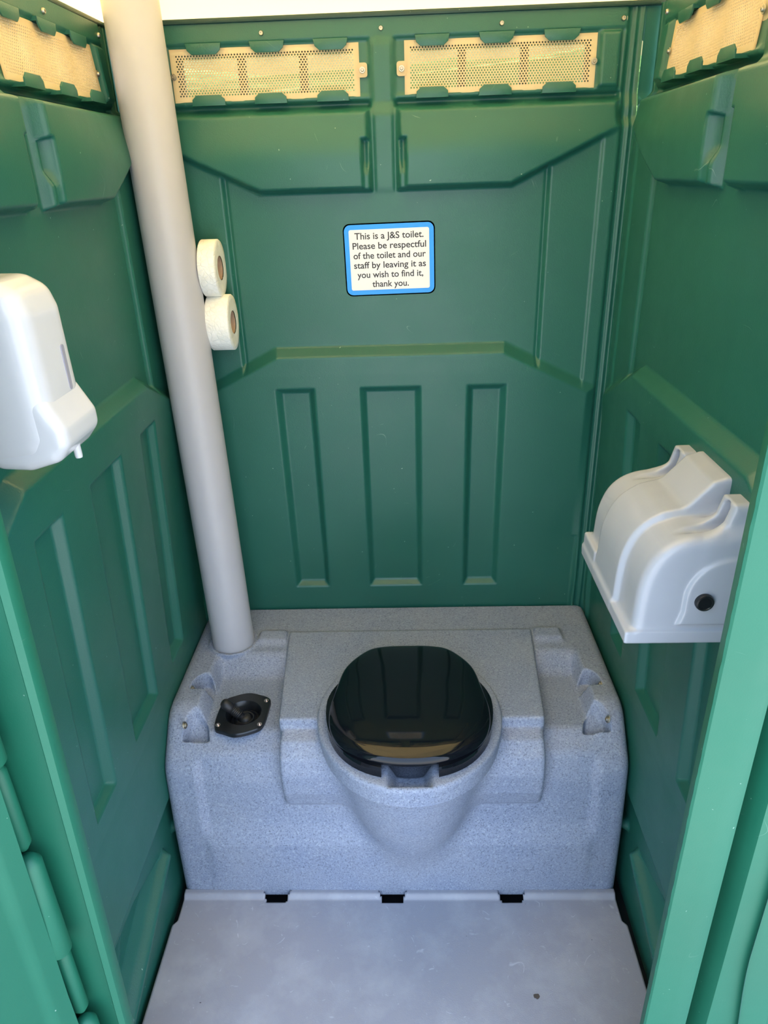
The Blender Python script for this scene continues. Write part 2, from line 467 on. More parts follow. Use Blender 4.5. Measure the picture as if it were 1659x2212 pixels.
def build_lattice(u0, u1, v0, v1, F, wave):
    """perforated plate with diamond holes, returns verts/faces lists in 3D"""
    verts, faces = [], []
    def V_(u, v):
        verts.append(tuple(F(u, v, wave(u, v)))); return len(verts)-1
    p, hrow = .0060, .0044
    ua, ub, va, vb = u0+.010, u1-.010, v0+.010, v1-.009
    nr = int((vb-va)/hrow); ncol = int((ub-ua)/p); vb = va+nr*hrow; ub = ua+ncol*p
    def quad(a, b, c, d): faces.append((a, b, c, d))
    for (x0, x1, y0, y1) in ((u0, u1, v0, va), (u0, u1, vb, v1), (u0, ua, va, vb), (ub, u1, va, vb)):
        n = max(1, int((x1-x0)/.02)); k = max(1, int((y1-y0)/.02))
        for i in range(n):
            for j in range(k):
                X0, X1 = x0+(x1-x0)*i/n, x0+(x1-x0)*(i+1)/n; Y0, Y1 = y0+(y1-y0)*j/k, y0+(y1-y0)*(j+1)/k
                quad(V_(X0, Y0), V_(X1, Y0), V_(X1, Y1), V_(X0, Y1))
    dw, dh = p*.335, hrow*.48
    for r in range(nr):
        off = p/2 if r % 2 else 0
        y0, y1 = va+r*hrow, va+(r+1)*hrow; cy = (y0+y1)/2
        if off:
            quad(V_(ua, y0), V_(ua+off, y0), V_(ua+off, y1), V_(ua, y1)); quad(V_(ub-off, y0), V_(ub, y0), V_(ub, y1), V_(ub-off, y1))
        for c in range(ncol-(1 if off else 0)):
            x0 = ua+off+c*p; x1 = x0+p; cx = (x0+x1)/2
            A, B, C_, D = V_(x0, y0), V_(x1, y0), V_(x1, y1), V_(x0, y1)
            l, b_, r_, t = V_(cx-dw, cy), V_(cx, cy-dh), V_(cx+dw, cy), V_(cx, cy+dh)
            faces.extend([(A, B, b_), (B, r_, b_), (B, C_, r_), (C_, t, r_), (C_, D, t), (D, l, t), (D, A, l), (A, b_, l)])
    return verts, faces

def vent(wall, F, sg, near_only=None):
    """one vent plate with its lug, screws, green clips and the posts in the opening behind"""
    side = wall is not wall_back
    kt = 1.0 if side else .35
    def dd(u, v):
        return -0.026*kt-.006+.010*kt*(1.824-v)/.112+.0035 + .0015*math.cos(2*math.pi*(abs(u)-.046)/.128)
    u0, u1 = (.046, .432) if sg > 0 else (-.432, -.046)
    verts, faces = build_lattice(u0, u1, 1.7235, 1.8185, F, dd)
    me = bpy.data.meshes.new('vent_plate'); me.from_pydata(verts, [], faces); me.update()
    bm = bmesh.new(); bm.from_mesh(me); bmesh.ops.remove_doubles(bm, verts=bm.verts, dist=1e-5); bmesh.ops.recalc_face_normals(bm, faces=bm.faces); bm.to_mesh(me); bm.free()
    o = link_mesh('vent_plate', me, M['mesh'], wall, False)
    s = o.modifiers.new('solidify', 'SOLIDIFY'); s.thickness = .0011; s.offset = 0
    o['label'] = 'cream perforated vent plate'
    # lug
    bm = bmesh.new(); lu = .040*sg
    pts = [(lu+q[0], 1.770+q[1]) for q in round_rect(.020, .026, .005, 3)]
    poly_prism(bm, pts, -.026*kt+.001, -.026*kt+.0035, lambda a, b, h: F(a, b, h))
    bm_obj('lug', bm, M['mesh'], o)
    n = (F(0, 0, 1)-F(0, 0, 0))
    for uu in (lu, .428*sg):
        screw(o, F(uu, 1.770, dd(uu, 1.77)+.003), n, .0062)
    # green clips above and below
    for (ca, cb) in ((.069, .135), (.197, .264), (.325, .394)):
        for up in (True, False):
            bm = bmesh.new()
            if up: pts = [(ca-.002, 1.826), (cb+.002, 1.826), (cb-.001, 1.814), (cb-.010, 1.8065), (ca+.010, 1.8065), (ca+.001, 1.814)]
            else: pts = [(ca, 1.716), (cb, 1.716), (cb-.001, 1.728), (cb-.010, 1.7355), (ca+.010, 1.7355), (ca+.001, 1.728)]
            pts = [(p[0]*sg, p[1]) for p in pts]
            base = -.026*kt+(.002 if up else .007*kt)
            out = base+(.008 if up else (.020 if side else .012))
            poly_prism(bm, pts, out-.003, out, lambda a, b, h: F(a, b, h), .001)
            # arm back to the wall
            zz = (1.820, 1.826) if up else (1.716, 1.722)
            poly_prism(bm, [(ca*sg, zz[0]), (cb*sg, zz[0]), (cb*sg, zz[1]), (ca*sg, zz[1])], base-.008, out-.002, lambda a, b, h: F(a, b, h))
            bm_obj('clip', bm, M['green'], wall)
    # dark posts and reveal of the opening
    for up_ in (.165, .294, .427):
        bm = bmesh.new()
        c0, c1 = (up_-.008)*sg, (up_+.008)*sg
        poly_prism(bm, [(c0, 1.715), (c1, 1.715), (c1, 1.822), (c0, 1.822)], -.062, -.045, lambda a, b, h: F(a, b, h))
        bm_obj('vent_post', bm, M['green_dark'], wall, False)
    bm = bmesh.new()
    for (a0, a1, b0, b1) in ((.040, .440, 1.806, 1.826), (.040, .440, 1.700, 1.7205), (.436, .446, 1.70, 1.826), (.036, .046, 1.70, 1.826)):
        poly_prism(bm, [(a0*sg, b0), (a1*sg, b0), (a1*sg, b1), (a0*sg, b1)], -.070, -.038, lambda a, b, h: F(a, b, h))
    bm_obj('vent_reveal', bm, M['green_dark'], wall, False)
for wall, F in ((wall_back, pb), (wall_left, pl), (wall_right, pr)):
    for sg in (1, -1): vent(wall, F, sg)
    n = (F(0, 0, 1)-F(0, 0, 0)); kt = .35 if wall is wall_back else 1
    for u in (-.479, -.24, 0.0, .24, .479):
        screw(wall, F(u, 1.840, -.026*kt+.0005), n, .0090)
# top rail where walls and roof meet; dark strip draws the wall-top shadow line
bm = bmesh.new()
box_bm(bm, -.585, .580, .010, .050, VT-.003, VT+.006, .002); box_bm(bm, -.60, -.552, -1.04, .03, VT-.003, VT+.006, .002); box_bm(bm, .549, .60, -1.04, -.02, VT-.003, VT+.006, .002)
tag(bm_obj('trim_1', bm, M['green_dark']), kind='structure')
# ------------------------------------------------------------------ roof
def build_roof():
    n = 120
    xs = np.linspace(-.60, .60, n); ys = np.linspace(-1.06, .055, n)
    X, Y = np.meshgrid(xs, ys, indexing='ij')
    e = -rect_sd(X, Y, -.60, .60, -1.06, .055)
    Z = VT+.006+.050*sstep((e-.035)/.05)+.17*sstep((e-.08)/.45)
    Z += .012*S(rect_sd(X, Y, -.48, -.30, -.30, -.10)+.02, .04)
    idx = np.arange(n*n).reshape(n, n)
    q = np.stack([idx[:-1, :-1], idx[:-1, 1:], idx[1:, 1:], idx[1:, :-1]], -1).reshape(-1, 4)
    o = link_mesh('ceiling', quads_mesh('ceiling', np.stack([X, Y, Z], -1).reshape(-1, 3), q), M['roof'])
    s = o.modifiers.new('solidify', 'SOLIDIFY'); s.thickness = .003; s.offset = 1
    return tag(o, kind='structure')
build_roof()

# ------------------------------------------------------------------ floor
def build_floor():
    def f(X, Y):
        e = -rect_sd(X, Y, -.533, .523, -1.06, -.516)
        z = .0*X+.006*S(Y+.537, .010)*0
        z = z+.010*S(-(Y+.5345), .012)                      # raised back lip
        return z
    xs = np.arange(-.536, .5261, .004); ys = np.arange(-1.06, -.5159, .003)
    X, Y = np.meshgrid(xs, ys, indexing='ij')
    Z = f(X, Y)+.0012*np.sin(X*9+1)*np.sin(Y*13)
    left = -.536+.010*S(-(Y+.603), .012)*S(-X, .02)
    X2 = X+.010*S(-(Y+.598), .014)*np.clip((-X-.45)/.086, 0, 1)-.010*S(-(Y+.598), .014)*np.clip((X-.44)/.086, 0, 1)
    nx, ny = X.shape; idx = np.arange(nx*ny).reshape(nx, ny)
    q = np.stack([idx[:-1, :-1], idx[1:, :-1], idx[1:, 1:], idx[:-1, 1:]], -1)
    xc = (X[:-1, :-1]+X[1:, 1:])/2; yc = (Y[:-1, :-1]+Y[1:, 1:])/2
    hole = np.zeros(xc.shape, bool)
    for c in (-.299, -.018, .268):
        hole |= (yc > -.546) & (np.abs(xc-c) < .024+(yc+.546)*.40)
    q = q[~hole]
    o = link_mesh('floor', quads_mesh('floor', np.stack([X2, Y, Z], -1).reshape(-1, 3), q.reshape(-1, 4)), M['floor'])
    s = o.modifiers.new('solidify', 'SOLIDIFY'); s.thickness = .012; s.offset = -1
    tag(o, kind='structure')
    box('skid_base', -.60, .60, -1.06, .05, -.10, -.035, M['black_satin'], o, .005)
    bm = bmesh.new()
    rnd = random.Random(4); pts = []
    for i in range(14):
        a = 2*math.pi*i/14; r = .0042+rnd.random()*.0035; pts.append((.2905+r*math.cos(a)*1.1, -.7605+r*math.sin(a)))
    poly_prism(bm, pts, .0006, .0016, lambda a, b, h: (a, b, h))
    m = bm_obj('mud_speck', bm, M['stain'], None, False)
    tag(m, 'small brown fleck of dried mud on the grey floor', 'dirt')
    return o
build_floor()

# ------------------------------------------------------------------ tank with bowl
CX = 0.031
def tank_sdf(X, Y, Z):
    rim = poly_sd(Y, Z, [(.03, -.05), (.03, .400), (-.368, .400), (-.420, .345), (-.433, .20), (-.443, -.05)])-.078
    dk = poly_sd(Y, Z, [(.03, -.05), (.03, .408), (-.420, .406), (-.450, .385), (-.462, .33), (-.466, .235), (-.470, .205), (-.488, .155), (-.491, -.05)])-.030
    A = X
    deckx = S(np.maximum(-.450-A, A-.446), .026)
    decky = S(Y+.222, .070)
    lug = np.maximum(S(rect_sd(A, Y, -.372, -.293, -.190, -.02), .012), S(rect_sd(A, Y, .364, .434, -.190, -.02), .012))
    m = deckx*decky*(1-lug)
    f = rim*(1-m)+dk*m
    # raised lugs beside the slab
    for (x0, x1, xm) in ((-.362, -.291, -.374), (.362, .428, .440)):
        g = poly_sd(Y, Z, [(-.102, .40), (-.106, .474), (-.118, .484), (-.150, .482), (-.182, .462), (-.186, .40)])-.006
        g = smax(g, np.abs(X-(x0+x1)/2)-(x1-x0)/2-.12*np.clip(.49-Z, 0, .06)-.08*np.clip(-.11-Y, 0, .1), .010)
        f = smin(f, g, .006)
    # notches with the fixing screws
    for (nx_, ny_) in ((-.474, -.332), (-.466, -.450), (.466, -.332), (.460, -.442)):
        sgn = -1 if nx_ < 0 else 1
        ex = (A-nx_+.008*sgn)/.028; ey = (Y-ny_)/.052
        rr = np.sqrt(ex*ex+np.clip(ey, 0, None)**2)-1
        nm = S(rr*.026, .006)*S(ny_-Y, .004)
        f = np.maximum(f, rim+.038*nm-.010*(1-nm)-.002) if False else np.maximum(f, np.where(nm > .02, rim+(.040 if ny_ > -.4 else .030)*nm, -1))
    f = smax(f, np.maximum(-.532-X, X-.521), .03)
    f = np.maximum(f, Y-.006)
    # two slabs that carry the bowl, the upper one ending in a step
    half = .319-.024*np.clip((-Y-.13)/.33, 0, 1)
    xs_ = np.abs(X-.0345)-half
    s1 = poly_sd(Y, Z, [(.02, .40), (.02, .470), (-.110, .472), (-.125, .482), (-.452, .4835), (-.454, .462), (-.44, .40)])-.007
    s1 = smax(s1, xs_, .008)
    s2 = poly_sd(Y, Z, [(-.30, .30), (-.30, .448), (-.450, .452), (-.483, .442), (-.503, .421), (-.510, .385), (-.505, .335), (-.488, .29)])-.017
    s2 = smax(s2, xs_+.004, .012)
    f = smin(f, s2, .008)
    f = smin(f, s1, .003)
    # ring around the pipe
    pr_ = np.abs(np.hypot(X+.428, Y+.147)-.0600)
    f = smin(f, np.maximum(pr_-.0035, np.maximum(Z-.4822, .40-Z)), .003)
    # bowl cone
    t = np.clip((Z-.06)/.38, 0, 1)
    rx = .070+.111*t**.75; ry = (.060+.143*t**.80)
    ycc = -.470-.180*t**.62+ry
    rr = np.sqrt(((X-CX)/rx)**2+((Y-ycc)/ry)**2)
    cone = (rr-1)*np.minimum(rx, ry)
    cone = np.maximum(cone, Z-.46)
    f = smin(f, cone, .036)
    # collar
    cyl_y = -.452; Rx, Ry = .204, .226
    tap = np.clip(-(Z-.505)/.06, 0, 1)
    rr = np.sqrt(((X-CX)/(Rx-.006*tap))**2+((Y-cyl_y)/(Ry-.006*tap))**2)
    col = (rr-1)*(Rx)
    col = smax(col, Z-.507, .010)
    col = smax(col, .452-Z, .006)
    f = np.minimum(f, col)
    # opening
    ex = (X-CX)/.132; ey = (Y+.455)/.158
    hole = (np.sqrt(ex*ex+ey*ey)-1)*.132
    hole = np.maximum(np.maximum(hole, .22-Z), np.where(Z < .45, cone+.014, -1.0))
    f = smax(f, -hole, .010)
    # front notch of the collar
    wv = .027+.62*np.clip(Z-.478, 0, .04)
    nf = np.maximum(np.abs(X-CX)-wv, np.maximum(-(Y+.664), Y+.52))
    nf = np.maximum(nf, .478-Z)
    f = smax(f, -nf, .006)
    # slot for the pump
    ps = np.hypot(X+.358, Y+.386)-.0445
    f = np.maximum(f, -np.maximum(ps, .30-Z))
    return f
toilet = empty('toilet_tank', (CX, -.3, 0))
tag(toilet, 'speckled blue-grey moulded toilet tank with round bowl and black lid', 'toilet')
tb = sdf_obj('tank_body', tank_sdf, (-.545, -.71, -.012), (.535, .020, .530), .0035, M['tank'], None,
             cull=lambda c: (c[:, 2] < -.006) | (c[:, 1] > .003))
keep_world(tb, toilet)

def ring_obj(name, outer, inner, z0, z1, mat, parent, bev=.004, ends=True):
    """open loop band between two polylines of the same length"""
    bm = bmesh.new(); n = len(outer)
    o0 = [bm.verts.new((x, y, z0)) for x, y in outer]; o1 = [bm.verts.new((x, y, z1)) for x, y in outer]
    i0 = [bm.verts.new((x, y, z0)) for x, y in inner]; i1 = [bm.verts.new((x, y, z1)) for x, y in inner]
    top = []
    for k in range(n-1):
        bm.faces.new((o0[k], o0[k+1], o1[k+1], o1[k])); bm.faces.new((i0[k+1], i0[k], i1[k], i1[k+1]))
        top.append(bm.faces.new((o1[k], o1[k+1], i1[k+1], i1[k]))); bm.faces.new((o0[k+1], o0[k], i0[k], i0[k+1]))
    bm.faces.new((o0[0], o1[0], i1[0], i0[0])); bm.faces.new((o0[-1], i0[-1], i1[-1], o1[-1]))
    bm.edges.ensure_lookup_table()
    es = [e for e in bm.edges if len(e.link_faces) == 2 and e.calc_face_angle(0) > .9]
    bmesh.ops.bevel(bm, geom=es, offset=bev, segments=4, profile=.5, affect='EDGES')
    o = bm_obj(name, bm, mat, None, True, 50); keep_world(o, parent); return o
def seat_curve(rx, ry, gap, n=64):
    a0 = math.asin(min(1, gap/rx)); out = []
    for i in range(n+1):
        t = -math.pi/2+a0+(2*math.pi-2*a0)*i/n
        c, q = math.cos(t), math.sin(t); e = .86 if q < 0 else 1.0; out.append((CX+(rx if q < 0 else rx-.014*q)*math.copysign(abs(c)**e, c), -.452+(ry if q < 0 else ry-.04)*math.copysign(abs(q)**e, q)))
    return out
seat = ring_obj('toilet_seat', seat_curve(.181, .197, .047), seat_curve(.118, .140, .047), .506, .533, M['black'], toilet, .007)
seat['label'] = 'gloss black open-front seat'
# lid
def lid():
    half = [(0.0, -.262), (.060, -.265), (.102, -.282), (.146, -.342), (.163, -.42), (.172, -.490), (.164, -.550), (.139, -.592), (.100, -.620), (.050, -.637), (0.0, -.642)]
    pts = [(CX+x, y) for x, y in half]+[(CX-x, y) for x, y in half[-2:0:-1]]
    out = smooth_outline(pts, 6)
    bm = bmesh.new(); n = len(out); cx, cy = CX, -.470
    rings = []
    prof = [(0.965, .530), (.99, .5315), (1.0, .535), (1.0, .539), (.993, .543), (.975, .5465), (.94, .5500), (.88, .5530), (.80, .5555), (.70, .5578), (.58, .5598), (.45, .5612), (.30, .5622), (.15, .5627)]
    for s, z in prof:
        ring = []
        for x, y in out:
            yy = cy+(y-cy)*s
            back = max(0, min(1, (yy+.50)/.24))            # flatter, slightly raised towards the hinge
            ring.append(bm.verts.new((cx+(x-cx)*s, yy, z+.000*back)))
        rings.append(ring)
    top = bm.verts.new((cx, cy, .5629))
    for a, b in zip(rings, rings[1:]):
        for i in range(n): bm.faces.new((a[i], a[(i+1) % n], b[(i+1) % n], b[i]))
    for i in range(n): bm.faces.new((rings[-1][i], rings[-1][(i+1) % n], top))
    bm.faces.new(rings[0][::-1])
    o = bm_obj('toilet_lid', bm, M['black'], None, True, 60); keep_world(o, toilet)
    o['label'] = 'gloss black domed lid, closed'
    return o
lid_o = lid()
bm = bmesh.new(); box_bm(bm, CX-.09, CX+.09, -.300, -.276, .505, .534, .004)
o = bm_obj('lid_hinge', bm, M['black_satin']); keep_world(o, toilet)
for (x, y, s_) in ((-.4945, -.322, 1), (-.482, -.438, 1), (.4865, -.322, -1), (.477, -.430, -1)):
    o = screw(None, (x, y, .467 if abs(y) < .4 else .458), (s_, -.2, .35), .0085); keep_world(o, toilet)

# flush pump
def pump():
    px, py, pz = -.358, -.386, .4405
    def xf(a, b, h): return (px+a, py+b, pz+h)
    corners = [(-.056, .043), (-.030, .062), (.0, .071), (.028, .064), (.054, .050), (.057, .02), (.052, -.042), (.028, -.062), (-.006, -.072), (-.036, -.062), (-.057, -.050), (-.062, -.01)]
    outl = smooth_outline(corners, 5); n = len(outl)
    bm = bmesh.new()
    prof = []
    def ring(pts, h): return [bm.verts.new(xf(a, b, h)) for a, b in pts]
    circ = lambda r: [(r*math.cos(2*math.pi*(i/n)+a0), -r*math.sin(2*math.pi*(i/n)+a0)) for i in range(n)]
    a0 = -math.atan2(outl[0][1], outl[0][0])
    sc = lambda s: [(a*s, b*s) for a, b in outl]
    rings = [ring(sc(1), -.002), ring(sc(1), .005), ring(sc(.97), .0075)]
    def rad(r, h):
        out = []
        for a, b in outl:
            l = math.hypot(a, b); out.append((a/l*r, b/l*r))
        return ring(out, h)
    rings += [rad(.042, .0075), rad(.040, .0055), rad(.037, -.006), rad(.030, -.020), rad(.022, -.028)]
    for a, b in zip(rings, rings[1:]):
        for i in range(n): bm.faces.new((a[i], a[(i+1) % n], b[(i+1) % n], b[i]))
    bm.faces.new(rings[-1]); 
    plate = bm_obj('flush_pump', bm, M['black_satin'], None, True, 35); keep_world(plate, toilet)
    plate['label'] = 'black flush pump plate'
    inv = (Matrix.Translation(Vector(toilet.location)) @ plate.matrix_parent_inverse).inverted()
    def sub(o): o.parent = plate; o.matrix_parent_inverse = inv
    # bellows boot
    bm = bmesh.new()
    lathe_bm(bm, [(.036, -.012), (.034, -.003), (.029, .0), (.027, -.006), (.024, -.004), (.021, .004), (.018, .004), (.016, -.001), (.014, .003), (.011, .009), (0, .010)], 28, Matrix.Translation((px+.004, py-.006, pz-.006)))
    sub(bm_obj('boot', bm, M['rubber'], None, True, 60))
    # grip
    d = Vector((-.60, .06, .62)).normalized(); b0 = Vector((px-.002, py-.006, pz-.002))
    prof = [(0, 0), (.008, 0), (.009, .008)]
    for k in range(6): prof += [(.0105, .010+k*.0042), (.0118, .0115+k*.0042), (.0105, .013+k*.0042)]
    prof += [(.0118, .036), (.0130, .041), (.0132, .050), (.0118, .057), (.008, .0615), (.004, .063), (0, .0635)]
    bm = bmesh.new(); lathe_bm(bm, prof, 20, align(b0, d)); sub(bm_obj('grip', bm, M['rubber'], None, True, 60))
    for a, b in ((-.048, .037), (.047, .041), (.045, -.040), (-.051, -.041)):
        s = screw(None, xf(a, b, .0075), (0, 0, 1), .0058, 'copper'); sub(s)
pump()

# ------------------------------------------------------------------ vent pipe
def pipe():
    p0 = Vector((-.4280, -.1470, .470)); p1 = Vector((-.4700, -.0640, 1.930)); d = p1-p0
    bm = bmesh.new(); L = d.length
    lathe_bm(bm, [(0, 0), (.0535, 0), (.0535, L*.5), (.0535, L), (0, L)], 64, align(p0, d))
    o = bm_obj('vent_pipe', bm, M['pipe'], None, True, 50)
    tag(o, 'tall matt grey vent pipe rising from the tank in the back left corner', 'pipe')
pipe()

# ------------------------------------------------------------------ toilet rolls
def roll(cz, cy, rx_end, length, label, squash, seedy):
    n = 48; bm = bmesh.new()
    def circ(r, x, sq=1.0, wob=0.0):
        out = []
        for i in range(n):
            a = 2*math.pi*i/n; rr = r*(1+wob*math.sin(2*a+seedy))
            out.append(bm.verts.new((x, cy+rr*math.cos(a)*sq, cz+rr*math.sin(a)/sq)))
        return out
    x1, x0 = rx_end, rx_end-length; Rr = .0585
    rings = [circ(.0255, x0, 1), circ(Rr-.0012, x0, squash, .02), circ(Rr, x0+.0015, squash, .02), circ(Rr, x1-.0015, squash, .02), circ(Rr-.0012, x1, squash, .02),
             circ(.045, x1+.0008, squash), circ(.032, x1-.0004, 1), circ(.0255, x1, 1)]
    for a, b in zip(rings, rings[1:]):
        for i in range(n): bm.faces.new((a[i], a[(i+1) % n], b[(i+1) % n], b[i]))
    o = bm_obj('toilet_roll', bm, M['tissue'], None, True, 50)
    bm = bmesh.new()
    a = circ(.0255, x0+.001, 1); b = circ(.0255, x1-.0015, 1); c = circ(.0240, x1-.0015, 1); e = circ(.0240, x0+.001, 1)
    for r0, r1 in ((a, b), (b, c), (c, e), (e, a)):
        for i in range(n): bm.faces.new((r0[i], r0[(i+1) % n], r1[(i+1) % n], r1[i]))
    bm_obj('cardboard_core', bm, M['card'], o, True, 50)
    tag(o, label, 'toilet roll', 'toilet rolls behind the vent pipe')
    return o
roll(1.4030, -.0520, -.3640, .036, 'upper white toilet roll behind the grey vent pipe', .98, .3)
roll(1.2860, -.0520, -.3500, .050, 'lower white toilet roll behind the pipe, loose sheet hanging over its edge', .94, 1.4)
bm = bmesh.new()
for z in (1.403, 1.286):
    lathe_bm(bm, [(0, 0), (.006, 0), (.006, .030), (0, .030)], 14, align((-.4095, -.052, z), (1, 0, 0)))
    lathe_bm(bm, [(0, 0), (.0035, 0), (.0035, .050), (0, .050)], 12, align((-.4095, -.052, z), (0, 1, 0)))
box_bm(bm, -.4135, -.4065, -.006, .001, 1.25, 1.45, .001)
tag(bm_obj('roll_holder', bm, M['pipe']), 'grey two-peg roll holder on the back wall inside the toilet rolls', 'holder')

# ------------------------------------------------------------------ sign
def sign():
    t = empty('notice_sign', (.006, BY, 1.404))
    tag(t, 'small notice sign with blue border and black text on the back wall', 'sign')
    rot = Matrix.Rotation(R(-.6), 4, 'Y')
    yb = BY-.0022
    def plate(name, w, h, r, y0, y1, mat):
        bm = bmesh.new()
        def ax(a, b, hh):
            v = rot @ Vector((a, 0, b)); return (v.x, hh, v.z)
        poly_prism(bm, round_rect(w, h, r, 6), y0, y1, ax)
        return bm_obj(name, bm, mat, t, False)
    plate('backing', .204, .155, .015, .0, -.0030, M['sign_black'])
    plate('border', .1985, .1495, .0135, -.0028, -.0036, M['sign_blue'])
    plate('face', .178, .129, .004, -.0034, -.0041, M['sign_white'])
    lines = ['This is a J&S toilet.', 'Please be respectful', 'of the toilet and our', 'staff by leaving it as', 'you wish to find it,', 'thank you.']
    widths = [.1530, .1640, .1620, .1620, .1490, .0830]
    for i, s in enumerate(lines):
        c = bpy.data.curves.new('text', 'FONT'); c.body = s; c.size = .0195; c.align_x = 'CENTER'; c.extrude = .0001; c.offset = .00028
        to = bpy.data.objects.new('text_line', c); COL.objects.link(to)
        dg = bpy.context.evaluated_depsgraph_get(); dg.update()
        me = bpy.data.meshes.new_from_object(to.evaluated_get(dg)); bpy.data.objects.remove(to)
        co = np.zeros(len(me.vertices)*3); me.vertices.foreach_get('co', co); co = co.reshape(-1, 3)
        w = co[:, 0].max()-co[:, 0].min(); k = widths[i]/w; mid = (co[:, 0].max()+co[:, 0].min())/2
        x = (co[:, 0]-mid)*k; z = co[:, 1]*1.0+(.0445-i*.0205)
        y = -.0042-co[:, 2]
        new = np.stack([x, y, z], 1); rr = np.array(rot.to_3x3()); new = new @ rr.T
        me.vertices.foreach_set('co', new.ravel()); me.update()
        o = link_mesh('text_line', me, M['ink'], t, False)
sign()

# ------------------------------------------------------------------ paper dispenser on the right wall
def dispenser():
    K = 0.925; OX, OY, OZ = .036*(1-K), -1.678*(1-K), 1.5837*(1-K)      # size factor and mounting position on the raised panel
    def w(x, y, z): return Vector((OX+K*x, OY+K*y, OZ+K*z))
    Y0, Y1 = -.752, -.462
    arc = [(.390, .930), (.391, .960), (.393, .995), (.398, 1.020), (.407, 1.042), (.420, 1.058), (.437, 1.069), (.458, 1.0755), (.480, 1.078), (.505, 1.079), (.56, 1.080), (.56, .914), (.390, .914)]
    arc = [p for p in smooth_outline(arc, 3) if p[1] > .9145 and p[0] > .389 or p[0] > .5]
    arc = [(.390, .914)]+[p for p in arc if p[1] > .918]+[(.56, .914)]
    def f(x_, y_, z_):
        X, Y, Z = (x_-OX)/K, (y_-OY)/K, (z_-OZ)/K
        sdp = poly_sd(X, Z, arc)
        band = S(np.abs(Y+.603)-.062, .010)
        g = sdp-.006-.009*band
        yy = np.abs(Y-(Y0+Y1)/2)-(Y1-Y0)/2+.003
        arch = np.where(Z > .985, np.hypot(X-.521, Z-.985)-.066, np.abs(X-.521)-.066-.0*Z)
        arch = np.where(Z < .96, arch-.25*(.96-Z), arch)
        arch = np.maximum(arch, .936-Z)
        yy = yy-.006*S(arch, .007)*(Y < -.6)
        body = smax(g, yy, .018)
        rim = np.maximum(rect_sd(X, Z, .374, .545, .905, .921)-.003, np.abs(Y-(Y0+Y1)/2)-(Y1-Y0)/2-.002)
        body = smin(body, rim, .010)
        for yc, hw in ((-.503, .025), (-.714, .025)):
            ear = poly_sd(X, Z, [(.513, 1.128), (.506, 1.10), (.486, 1.072), (.486, .95), (.56, .95), (.56, 1.128)])-.004
            ear = smax(ear, np.abs(Y-yc)-hw, .012)
            body = smin(body, ear, .018)
        for yc, hw in ((-.503, .025), (-.714, .025)):
            sy, sz = Y-yc, Z-np.clip(Z, 1.088, 1.118)
            slot = np.maximum(np.hypot(sy, sz)-.0105, X-.522)
            slot = np.maximum(slot, 1.075-Z)
            body = smax(body, -slot, .004)
        rid = poly_sd(X, Z, [(.440, 1.074), (.470, 1.080), (.512, 1.128), (.530, 1.134), (.56, 1.134), (.56, .95), (.440, .95)])-.009
        rid = smax(rid, np.abs(Y+.603)-.062, .008)
        body = smin(body, rid, .008)
        gr = smax(rect_sd(X, Z, .377, .40, .915, .946)-.004, np.abs(Y+.500)-.042, .006)
        body = smin(body, gr, .006)
        return np.maximum(body*K, x_-.5145)
    t = empty('paper_dispenser', (.47, -.69, .962))
    tag(t, 'silver-grey plastic toilet paper dispenser with arched cover on the right wall', 'dispenser')
    o = sdf_obj('cover', f, (.322, -.850, .926), (.519, -.530, 1.195), .0022, M['silver'], None, cull=lambda c: c[:, 0] > .5135); keep_world(o, t)
    bm = bmesh.new(); r = K
    lathe_bm(bm, [(0, 0), (.0142*r, 0), (.0142*r, .005), (.0132*r, .0072), (.0108*r, .0080), (.0100*r, .0068), (0, .0068)], 28, align(w(.482, -.7535, .980), (0, -1, 0)))
    o = bm_obj('lock_button', bm, M['black_satin'], None, True, 40); keep_world(o, t); o['label'] = 'round black lock button'
    for yc in (-.503, -.714):
        o = screw(None, w(.5215, yc, 1.112), (-1, 0, .3), .006); keep_world(o, t)
dispenser()

